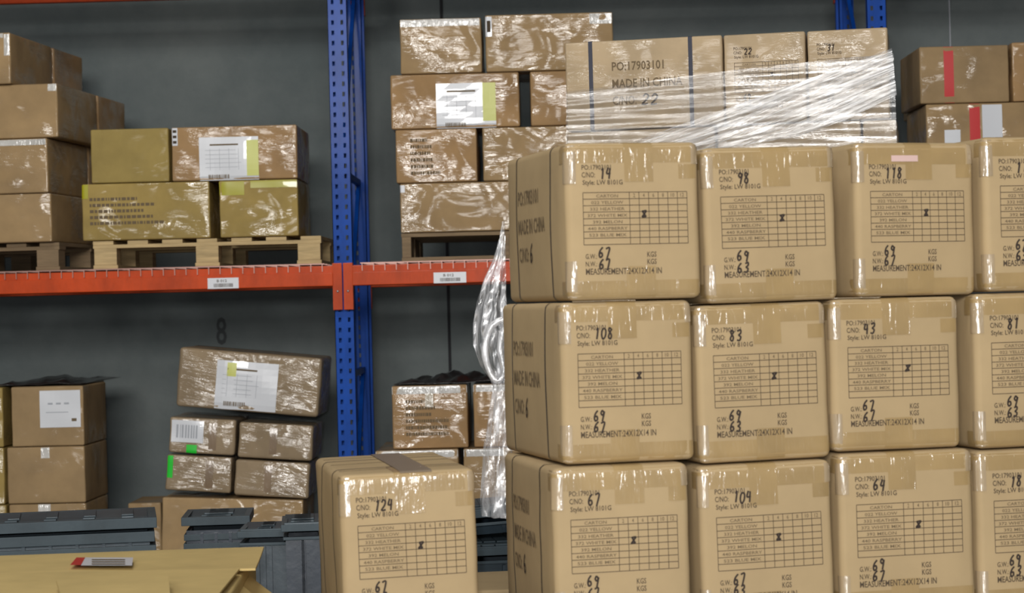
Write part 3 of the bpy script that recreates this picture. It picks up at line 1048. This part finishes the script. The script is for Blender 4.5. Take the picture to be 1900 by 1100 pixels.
# right of upright, lower
GG = 'cartons under the beam right of the blue upright'
YG = YR + .15
zg = [Zat(800, y, YG) for y in (935, 832, 812, 714)]
e, S = rect_carton(697, 852, zg[0], zg[1], YG - .05, .7, 880, 'kraft_wrapped', 'box with white taped top edge just behind the single near carton', GG, seed=121)
tab(S, e, .0, .86, 1.0, .99, 'tape_white', 'edge_tape')
e, S = rect_carton(860, 1010, zg[0], zg[1], YG - .05, .7, 880, 'kraft_wrapped', 'box right of the dark gap, partly behind hanging film', GG, seed=122)
tab(S, e, .0, .86, .5, .99, 'tape_white', 'edge_tape')
e, S = rect_carton(727, 868, zg[1], zg[3], YG, .6, 760, 'kraft_brown', 'reddish brown box with white tape tab and small print under the beam', GG, seed=123)
mark_lines(S, e, .18, .18, .75, .80, 6, 13)
tab(S, e, .0, .87, 1.0, .99, 'tape_white', 'edge_tape')
tab(S, e, .44, .66, .55, .99, 'tape_clear')
e, S = rect_carton(878, 1010, zg[1], zg[3], YG, .6, 760, 'kraft_brown', 'reddish brown box beside hanging film, right of the dark gap', GG, seed=124)
tab(S, e, .0, .88, .5, .99, 'tape_white', 'edge_tape')
# dark lumpy sheets laid on box tops to stand in for shade there
def lump_sheet(name, x0, x1, y0, y1, z, mat, seed, amp=.02, label=None, cat=None):
    bm = bmesh.new(); rnd = random.Random(seed)
    nx, ny = 26, 12
    ph = [rnd.uniform(0, 6) for _ in range(6)]
    gv = []
    for i in range(nx + 1):
        row = []
        for j in range(ny + 1):
            u, v = i / nx, j / ny
            e_ = min(1, 6 * min(u, 1 - u)) * min(1, 5 * min(v + .05, 1.05 - v))
            hgt = amp * (1.2 + math.sin(9 * u + 4 * v + ph[0]) + .7 * math.sin(21 * u - 9 * v + ph[1]) + .5 * math.sin(14 * v + 33 * u + ph[2])) * e_
            row.append(bm.verts.new((x0 + (x1 - x0) * u, y0 + (y1 - y0) * v, z + .004 + max(0, hgt))))
        gv.append(row)
    for i in range(nx):
        for j in range(ny):
            bm.faces.new([gv[i][j], gv[i + 1][j], gv[i + 1][j + 1], gv[i][j + 1]])
    # thickness
    o = link_mesh(name, bm, mat, None, True)
    md = o.modifiers.new('t', 'SOLIDIFY'); md.thickness = .002; md.offset = 1
    return tag(o, label, cat)


M['shade_sheet'] = simple('shade_sheet', (0.022, 0.018, 0.018), 0.3, coat=0.6)  # near-black colour imitating the shade under the rack deck
lump_sheet('shade_sheet', P(732, 760, YG).x, P(1005, 760, YG).x, YG + .01, YG + .58, zg[3], 'shade_sheet', 4, .016, 'dark sheet standing in for shade on the boxes under the beam', 'shade sheet')
lump_sheet('shade_sheet', P(-20, 760, YE).x, P(152, 760, YE).x, YE + .04, YE + .98, ze[3], 'shade_sheet', 8, .009, 'dark sheet standing in for shade on top of the lower left stack', 'shade sheet')

# ------------------------------------------------------------------ near stack of cartons (right)
ANG = R(14.3)
C0 = P(1050, 558, 4.82)
GN = 'taped export cartons of the near stack'
near = [
    # row, left px, right px, (top z / bottom z) in columns of boundaries
    [(1052, 1298), (1310, 1554), (1588, 1808), (1828, 2070)],
    [(1043, 1287), (1297, 1539), (1545, 1782), (1812, 2052)],
    [(1029, 1281), (1302, 1549), (1560, 1812), (1816, 2060)],
]
colZ = []
for cxp, ys in ((1175, (262, 557, 859, 1160)), (1430, (270, 561, 856, 1156)), (1700, (262, 550, 834, 1130)), (1870, (252, 542, 832, 1125))):
    t, pt = on_line(cxp, 500, C0, ANG)
    colZ.append([CAMZ + (P(cxp, y, pt.y).z - CAMZ) for y in ys])
NO = [['14', '98', '118', '115'], ['108', '83', '43', '81'], ['67', '104', '64', '18']]
TILT = [[0, -.7, .2, 0], [0, -.7, 0, -.2], [-.3, -.8, -.2, -.2]]
YAW = [[0, 0.5, 3.0, 0.5], [0, 0.3, -0.5, 0.6], [-2.2, -0.9, -0.9, -1.2]]
OUT = [[0, 0, .0, 0], [0, 0, 0, 0], [-.03, -.02, -.02, -.02]]
rowname = ['top row', 'middle row', 'lowest row']
colname = ['leftmost', 'second', 'third', 'rightmost']
k = 0
for r_ in range(3):
    for c_ in range(4):
        xl, xr = near[r_][c_]
        z1, z0 = colZ[c_][r_], colZ[c_][r_ + 1]
        py = [410, 710, 980][r_]
        c0 = Vector((C0.x, C0.y)) + Vector((-math.sin(ANG), math.cos(ANG))) * OUT[r_][c_]
        yaw = ANG + R(YAW[r_][c_])
        t0, p0 = on_line(xl, py, c0, ANG)
        t1, p1 = on_line(xr, py, p0, yaw)
        w = t1
        w = min(max(w, .25), .33)
        d = .565
        base_c = Vector((p0.x, p0.y)) + Vector((math.cos(yaw), math.sin(yaw))) * (w / 2) + Vector((-math.sin(yaw), math.cos(yaw))) * (d / 2)
        lab = 'taped export carton numbered %s in marker, %s in the %s of the near stack' % (NO[r_][c_], colname[c_], rowname[r_])
        e, S = carton(w, d, z1 - z0 - .004, (base_c.x, base_c.y, z0 + .002), (0, R(TILT[r_][c_]), yaw), 'kraft_near', lab, GN,
                      r=.016, bulge=.004, seed=200 + k, dent=.0012, name='export_carton', n=9)
        front_print(S, e, NO[r_][c_], '69' if (k % 3) else '67', '63' if k % 2 else '67', 300 + 7 * k)
        tapes(S, e, seed=400 + k)
        if c_ == 0:
            side_print(S, e, '6', S.left, 500 + k)
            straps(S, e)
        if r_ == 0 and c_ == 2:
            tab(S, e, .30, .875, .52, .915, 'pink_label', 'pink_sticker', off=.002)
        k += 1

# ------------------------------------------------------------------ single near carton at the lower middle
ang2 = R(11.0)
cc = P(634, 880, 4.80)
w2 = on_line(889, 980, cc, ang2)[0]
zt = cc.z; h2 = .36; d2 = .60
bc = Vector((cc.x, cc.y)) + Vector((math.cos(ang2), math.sin(ang2))) * (w2 / 2) + Vector((-math.sin(ang2), math.cos(ang2))) * (d2 / 2)
e, S = carton(w2, d2, h2, (bc.x, bc.y, zt - h2), (R(0.0), R(-1.0), ang2), 'kraft_near',
              'single taped export carton numbered 124, standing alone left of the near stack', 'taped export cartons', r=.016, bulge=.004, seed=222, name='export_carton', n=9)
front_print(S, e, '124', '67', '63', 333)
tapes(S, e, seed=444, mat='tape_tan')
bm = bmesh.new()   # grey tape along the flap seam on top
strip(bm, S, dens([(0, S.d / 2 - .01, S.h), (0, -S.d / 2 + .002, S.h)]), ((1, 0, 0), -.036, .036), .0012)
link_mesh('seam_tape', bm, 'tape_grey', e, True).location = (.02, 0, .0008)
bm = bmesh.new()
for y in (-.18, .02, .2):
    strip(bm, S, dens([(-S.w / 2 + .012, y, S.h), (S.w / 2 - .012, y, S.h)]), ((0, 1, 0), -.003, .003), .0004)
link_mesh('flap_creases', bm, 'ink_faded', e)
straps(S, e, (.30, .74))

# ------------------------------------------------------------------ rear stack of the same cartons
ANG3 = R(-10.0)
Cr = P(1050, 160, 8.33)
GR = 'export cartons of the rear stack'
zr = [Zat(1050, 243 + 172, 8.33), Zat(1050, 243, 8.33), Zat(1050, 76, 8.33)]


def rear(xl, xr, py, z0, z1, d, label, seed, **kw):
    _, p0 = on_line(xl, py, Cr, ANG3)
    t1, _ = on_line(xr, py, p0, ANG3)
    w = t1 - .004
    c = Vector((p0.x, p0.y)) + Vector((math.cos(ANG3), math.sin(ANG3))) * (w / 2) + Vector((-math.sin(ANG3), math.cos(ANG3))) * (d / 2)
    return carton(w, d, z1 - z0 - .006, (c.x, c.y, z0), (0, R(-.25), ANG3), 'kraft_rear', label, GR, seed=seed, name='export_carton', bulge=.002, **kw)


e, S = rear(1050, 1344, 160, zr[1], zr[2], .55, 'long carton lettered PO17903101 MADE IN CHINA on top of the rear stack', 601)
side_print(S, e, '22', S.front, 61, .30, .745)
straps(S, e, (.165, .80), 'strap_grey', .016, 'x')
e, S = rear(1346, 1499, 160, zr[1], zr[2], .55, 'middle carton on top of the rear stack, under the shiniest film', 602)
front_print(S, e, '22', '69', '63', 71)
e, S = rear(1501, 1652, 160, zr[1], zr[2], .55, 'right end carton on top of the rear stack', 603)
front_print(S, e, '31', '69', '63', 72)
rear(1054, 1330, 300, zr[0], zr[1], .55, 'second layer carton of the rear stack, left end under film', 604)
rear(1333, 1601, 300, zr[0], zr[1], .55, 'second layer carton of the rear stack, middle under bright film', 605)
rear(1604, 1668, 300, zr[0], zr[1], .55, 'narrow second layer carton end at the right of the rear stack', 606)

for q in range(5):                      # the layers that carry it down to its pallet
    zl = zr[0] - (zr[0] - .14) * (q + 1) / 5; zh = zr[0] - (zr[0] - .14) * q / 5
    for (a_, b_) in ((1054, 1360), (1363, 1668)):
        rear(a_, b_, 300, zl, zh, .55, 'plain end of an export carton in the lower layers of the rear stack', 620 + q, n=3)
_, pa_ = on_line(1361, 300, Cr, ANG3)
pc_ = Vector((pa_.x, pa_.y)) + Vector((-math.sin(ANG3), math.cos(ANG3))) * .3
pallet((pc_.x, pc_.y, 0), (0, 0, ANG3), 1.3, .7, 'wooden pallet carrying the rear stack', None, 'pine_old')

# stretch film drawn over the rear stack: sagging sheet in front of the faces, lower part and diagonal band
def film_sheet(name, outline_top, outline_bot, n, m, fnpos, mat, label, group=None, amp=.006, seed=0, freq=1.0, ridge=0.0):
    bm = bmesh.new(); rnd = random.Random(seed); ph = [rnd.uniform(0, 6) for _ in range(6)]
    gv = []
    for i in range(n + 1):
        u = i / n
        a = interp(outline_top, u); b = interp(outline_bot, u)
        row = []
        for j in range(m + 1):
            v = j / m
            px = a[0] + (b[0] - a[0]) * v; py = a[1] + (b[1] - a[1]) * v
            off = ridge * math.exp(-((u - .52) / .10) ** 2) + amp * (math.sin(freq * (30 * v + 5 * u) + ph[0]) + .6 * math.sin(freq * (57 * v - 11 * u) + ph[1]) + .5 * math.sin(17 * u + ph[2]))
            row.append(bm.verts.new(fnpos(px, py, off)))
        gv.append(row)
    for i in range(n):
        for j in range(m):
            bm.faces.new([gv[i][j + 1], gv[i + 1][j + 1], gv[i + 1][j], gv[i][j]])
    o = link_mesh(name, bm, mat, None, True)
    return tag(o, label, 'stretch film', group) if label else o


def interp(pts, u):
    """pts: polyline of pixel points spaced evenly in u"""
    x = u * (len(pts) - 1); i = min(int(x), len(pts) - 2); t = x - i
    return (pts[i][0] + (pts[i + 1][0] - pts[i][0]) * t, pts[i][1] + (pts[i + 1][1] - pts[i][1]) * t)


def on_rear(px, py, off):
    _, p = on_line(px, py, Cr, ANG3)
    n = Vector((math.sin(ANG3), -math.cos(ANG3), 0))
    return p + n * (.022 + off)


wrap = film_sheet('stretch_film', [(1052, 172), (1200, 152), (1345, 133), (1500, 116), (1658, 100)],
           [(1052, 300), (1200, 300), (1345, 300), (1500, 300), (1666, 300)], 70, 60, on_rear, 'film_band',
           'clear stretch film round the rear stack with a bright band pulled up diagonally', seed=3, amp=.004, ridge=.014)
band = film_sheet('gathered_band', [(1170, 268), (1300, 221), (1420, 178), (1540, 135), (1655, 92)],
           [(1290, 285), (1390, 270), (1480, 255), (1570, 225), (1664, 178)], 60, 24, lambda a_, b_, o_: on_rear(a_, b_, o_ + .030), 'film_diag',
                  None, seed=7, amp=.004, freq=.8)
band.parent = wrap

# hanging tail of film at the left edge of the near stack
def tail():
    bm = bmesh.new()
    # centre line / half widths read down the photograph
    rows = [(410, 931, 936), (440, 926, 938), (480, 914, 938), (520, 896, 939), (560, 884, 940), (600, 877, 941), (640, 877, 942), (680, 890, 942), (705, 908, 942),
            (720, 914, 943), (745, 910, 944), (790, 903, 947), (830, 896, 950), (880, 893, 955), (925, 890, 958), (960, 892, 960)]
    Yt = 5.49
    n = 14
    rnd = random.Random(5)
    fine = []
    for a, b in zip(rows[:-1], rows[1:]):
        for q in range(5):
            t = q / 5
            fine.append(tuple(a[i] + (b[i] - a[i]) * t for i in range(3)))
    fine.append(rows[-1])
    gv = []
    for i, (py, xa, xb) in enumerate(fine):
        row = []
        for j in range(n + 1):
            u = j / n
            px = xa + (xb - xa) * u
            p = P(px, py, Yt)
            sag = math.sin(u * math.pi) * min(.06, (xb - xa) / F * Yt * .5)
            cr = .010 * math.sin(u * 19 + i * .22) + .007 * math.sin(u * 37 - i * .31 + 1) + .004 * math.sin(i * 1.3 + u * 9)
            p.y += -sag + cr + (1 - u) * .05
            row.append(bm.verts.new(p))
        gv.append(row)
    for i in range(len(fine) - 1):
        for j in range(n):
            bm.faces.new([gv[i + 1][j], gv[i + 1][j + 1], gv[i][j + 1], gv[i][j]])
    o = link_mesh('stretch_film', bm, 'film_tail', None, True)
    tag(o, 'loose tail of clear stretch film hanging from the left side of the near stack', 'stretch film')
    # gathered loop of film within the tail
    cu = bpy.data.curves.new('film_loop', 'CURVE'); cu.dimensions = '3D'; cu.bevel_depth = .009; cu.bevel_resolution = 2
    pts = [(938, 590), (915, 598), (903, 625), (898, 655), (906, 685), (918, 706), (928, 706), (936, 690), (930, 662), (927, 640), (934, 612), (939, 600)]
    sp = cu.splines.new('NURBS'); sp.points.add(len(pts) - 1); sp.order_u = 3; sp.use_endpoint_u = True
    for k_, (x, y) in enumerate(pts):
        q = P(x, y, Yt - .05); sp.points[k_].co = (q.x, q.y, q.z, 1); sp.points[k_].radius = .7 + .5 * math.sin(k_ * 1.7) ** 2
    tmp = bpy.data.objects.new('tmp', cu); COL.objects.link(tmp)
    dg = bpy.context.evaluated_depsgraph_get(); dg.update()
    me = bpy.data.meshes.new_from_object(tmp.evaluated_get(dg))
    bpy.data.objects.remove(tmp)
    me.materials.clear(); me.materials.append(M['film_tail'])
    for p_ in me.polygons: p_.use_smooth = True
    lo = bpy.data.objects.new('gathered_loop', me); COL.objects.link(lo); lo.parent = o


tail()


# ------------------------------------------------------------------ grey plastic totes
def tote(loc, rz, w, d, h, label, group, ry=0.0, lid=True, mat='tote_plastic', bands=None, tp=.035):
    e = empty('plastic_tote', loc, (0, ry, rz), label, 'tote', group)
    bm = bmesh.new()
    z0, z1 = 0, h - .05
    lo = [(-w / 2 + tp, -d / 2 + tp), (w / 2 - tp, -d / 2 + tp), (w / 2 - tp, d / 2 - tp), (-w / 2 + tp, d / 2 - tp)]
    hi = [(-w / 2 + .008, -d / 2 + .008), (w / 2 - .008, -d / 2 + .008), (w / 2 - .008, d / 2 - .008), (-w / 2 + .008, d / 2 - .008)]
    a = [bm.verts.new((x, y, z0)) for x, y in lo]; b = [bm.verts.new((x, y, z1)) for x, y in hi]
    bm.faces.new(a[::-1])
    for i in range(4):
        bm.faces.new([a[i], a[(i + 1) % 4], b[(i + 1) % 4], b[i]])
    # vertical ribs on the front and sides
    nr = max(3, int(w / .09))
    for k_ in range(nr):
        x = -w / 2 + .06 + (w - .12) * k_ / (nr - 1)
        s = Matrix.Translation((x * .95, -d / 2 + tp, 0)) @ Matrix.Rotation(math.atan2(tp - .008, z1), 4, 'X')
        add_box(bm, -.005, .005, -.010, .004, .01, z1 - .01, M4=s)
    link_mesh('tote_body', bm, mat, e)
    bm = bmesh.new()                      # hollow rim: two flanges round the mouth
    for z, ex, th in (bands or ((h - .058, .0, .010), (h - .030, .006, .022))):
        for (x0_, x1_, y0_, y1_) in ((-w / 2 - ex, w / 2 + ex, -d / 2 - ex, -d / 2 + .014), (-w / 2 - ex, w / 2 + ex, d / 2 - .014, d / 2 + ex),
                                     (-w / 2 - ex, -w / 2 + .014, -d / 2 + .014, d / 2 - .014), (w / 2 - .014, w / 2 + ex, -d / 2 + .014, d / 2 - .014)):
            add_box(bm, x0_, x1_, y0_, y1_, z, z + th, bevel=.002)
    link_mesh('tote_rim', bm, 'tote_rim', e)
    if lid:
        for s in (-1, 1):                 # two interlocking lid flaps hinged at the long sides
            bm = bmesh.new()
            M4 = Matrix.Translation((0, s * (d / 2 - .005), h - .010)) @ Matrix.Rotation(s * R(5), 4, 'X')
            y0_, y1_ = (-(d / 2 - .008), 0) if s > 0 else (0, d / 2 - .008)
            add_box(bm, -w / 2 + .004, w / 2 - .004, y0_, y1_, 0, .008, M4=M4, bevel=.002)
            for q in range(5):
                x = -w / 2 + .08 + (w - .16) * q / 4
                add_box(bm, x - .02, x + .02, y0_ + .03, y1_ - .03, .008, .014, M4=M4, bevel=.002)
            link_mesh('lid_flap', bm, 'tote_rim', e)
    return e


GT = 'grey plastic totes behind the near cartons'


def tote_px(px, py_top, Y, w, d, h, rz, label, ry=0.0, mat='tote_plastic', lid=True, **kw):
    c = P(px, py_top, Y)
    off = Vector((-math.sin(rz), math.cos(rz))) * (d / 2)
    return tote((c.x + off.x, Y + off.y, c.z - h), rz, w, d, h, label, GT, ry, lid, mat, **kw)


tote_px(92, 966, 7.0, .66, .36, .46, R(11), 'long grey ribbed tote at lower left in front of the white-noted stack', bands=((.333, .010, .034), (.378, .006, .034), (.424, .014, .034)), tp=.03)
tote_px(400, 957, 7.6, .225, .30, .60, R(5), 'low dark tote nearest the yellow open carton, before the leaning pile', mat='tote_dark',
        bands=((.475, .002, .03), (.515, .0, .022), (.568, .008, .03)), tp=.018)
tote_px(489, 980, 7.2, .165, .26, .42, R(2), 'middle grey tote with blue sheen in the row left of the single carton', mat='tote_plastic', tp=.008)
tote_px(561, 968, 6.9, .125, .30, .36, R(6), 'dark ribbed tote directly left of the single near carton', mat='tote_dark', tp=.008)
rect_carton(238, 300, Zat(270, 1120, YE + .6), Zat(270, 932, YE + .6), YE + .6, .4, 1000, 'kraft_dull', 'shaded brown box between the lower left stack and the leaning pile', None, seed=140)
tote_px(935, 940, 7.2, .32, .4, .09, R(6), 'uppermost grey tote seen between single carton and near stack', ry=R(-3))
tote_px(935, 1012, 7.0, .34, .44, .20, R(12), 'lower grey tote seen between single carton and near stack')

# ------------------------------------------------------------------ yellow carton with folded flaps, lower left corner
yb = 5.40
zy = Zat(300, 1023, yb)
pr = P(468, 1022, yb)
rzY = R(3.6)
WY, DY = 1.0, 1.15
e = empty('open_carton', (pr.x - WY / 2 + .04, pr.y - DY / 2 + .02, 0), (0, 0, rzY), 'large yellowish carton with folded-in flaps at the lower left corner', 'cardboard box')
S = Shape(WY, DY, zy - .012, r=.008, bulge=.002, seed=9)
bm = S.body(6)
link_mesh('box_body', bm, 'kraft_yellow', e, True)


def sheet(name, pts, z, t, mat, warp=0.01, seed=0, n=14):
    """bent cardboard flap from four corner points (x, y, dz)"""
    rnd = random.Random(seed); ph = rnd.uniform(0, 6)
    bm = bmesh.new()
    A, B, C, D = [Vector(p) for p in pts]
    top = []; bot = []
    for i in range(n + 1):
        ra, rb = [], []
        for j in range(n + 1):
            u, v = i / n, j / n
            p = (A * (1 - u) + B * u) * (1 - v) + (D * (1 - u) + C * u) * v
            dz = warp * math.sin(4 * u + ph) * math.sin(3 * v + ph * .7)
            ra.append(bm.verts.new((p.x, p.y, z + p.z + dz + t))); rb.append(bm.verts.new((p.x, p.y, z + p.z + dz)))
        top.append(ra); bot.append(rb)
    for i in range(n):
        for j in range(n):
            bm.faces.new([top[i][j], top[i + 1][j], top[i + 1][j + 1], top[i][j + 1]])
            bm.faces.new([bot[i][j + 1], bot[i + 1][j + 1], bot[i + 1][j], bot[i][j]])
    for i in range(n):
        bm.faces.new([bot[i][0], bot[i + 1][0], top[i + 1][0], top[i][0]])
        bm.faces.new([top[i][n], top[i + 1][n], bot[i + 1][n], bot[i][n]])
        bm.faces.new([top[0][i], top[0][i + 1], bot[0][i + 1], bot[0][i]])
        bm.faces.new([bot[n][i], bot[n][i + 1], top[n][i + 1], top[n][i]])
    return link_mesh(name, bm, mat, e)


hw, hd = WY / 2, DY / 2
sheet('top_flap', [(-hw, hd - .50, .006), (hw + .03, hd - .46, .006), (hw + .02, hd, .002), (-hw, hd, .002)], zy - .008, .005, 'kraft_yellow', .003, 1)
sheet('top_flap', [(-hw, -hd, .012), (hw - .02, -hd, .004), (hw - .005, hd - .48, .004), (-hw, hd - .48, .010)], zy - .004, .005, 'kraft_yellow', .003, 2)
sheet('side_flap', [(hw + .0, -hd + .2, -.06), (hw + .10, -hd + .2, -.16), (hw + .09, hd - .28, -.12), (hw + .0, hd - .26, -.04)], zy, .005, 'kraft_yellow', .004, 4)
a = e.matrix_basis.inverted() if False else None
inv = (Matrix.Translation(e.location) @ Matrix.Rotation(rzY, 4, 'Z')).inverted()


def on_top(px, py, dz=.012):
    d_ = ray(px, py); s_ = (zy + dz - CAMZ) / d_.z
    return inv @ (Vector((0, 0, CAMZ)) + d_ * s_)


q_ = [on_top(*p, .034) for p in ((125, 1150), (322, 1150), (312, 1066), (104, 1071))]
sheet('side_flap', [(p.x, p.y, .026) for p in q_], zy, .005, 'kraft_yellow', .003, 3)
bm = bmesh.new()
bm.faces.new([bm.verts.new(on_top(*p)) for p in ((150, 1049), (245, 1049), (247, 1034), (158, 1034))])
for k_ in range(3):
    y = 1037 + k_ * 4
    bm.faces.new([bm.verts.new(on_top(*p, .0135)) for p in ((170, y + 1.5), (232, y + 1.5), (232, y), (170, y))]).material_index = 1
bm.faces.new([bm.verts.new(on_top(*p, .0128)) for p in ((130, 1048), (150, 1048), (158, 1034), (142, 1034))]).material_index = 2
link_mesh('address_label', bm, ['paper', 'ink_faded', 'tape_red'], e)

# small carton top between the single carton and the near stack
e, S = carton(.30, .40, .30, (P(945, 1092, 5.75).x, 5.95, P(945, 1093, 5.75).z - .30), (0, 0, R(10)), 'kraft_near',
              'carton whose top just shows at the bottom edge between single carton and near stack', 'taped export cartons', seed=777)
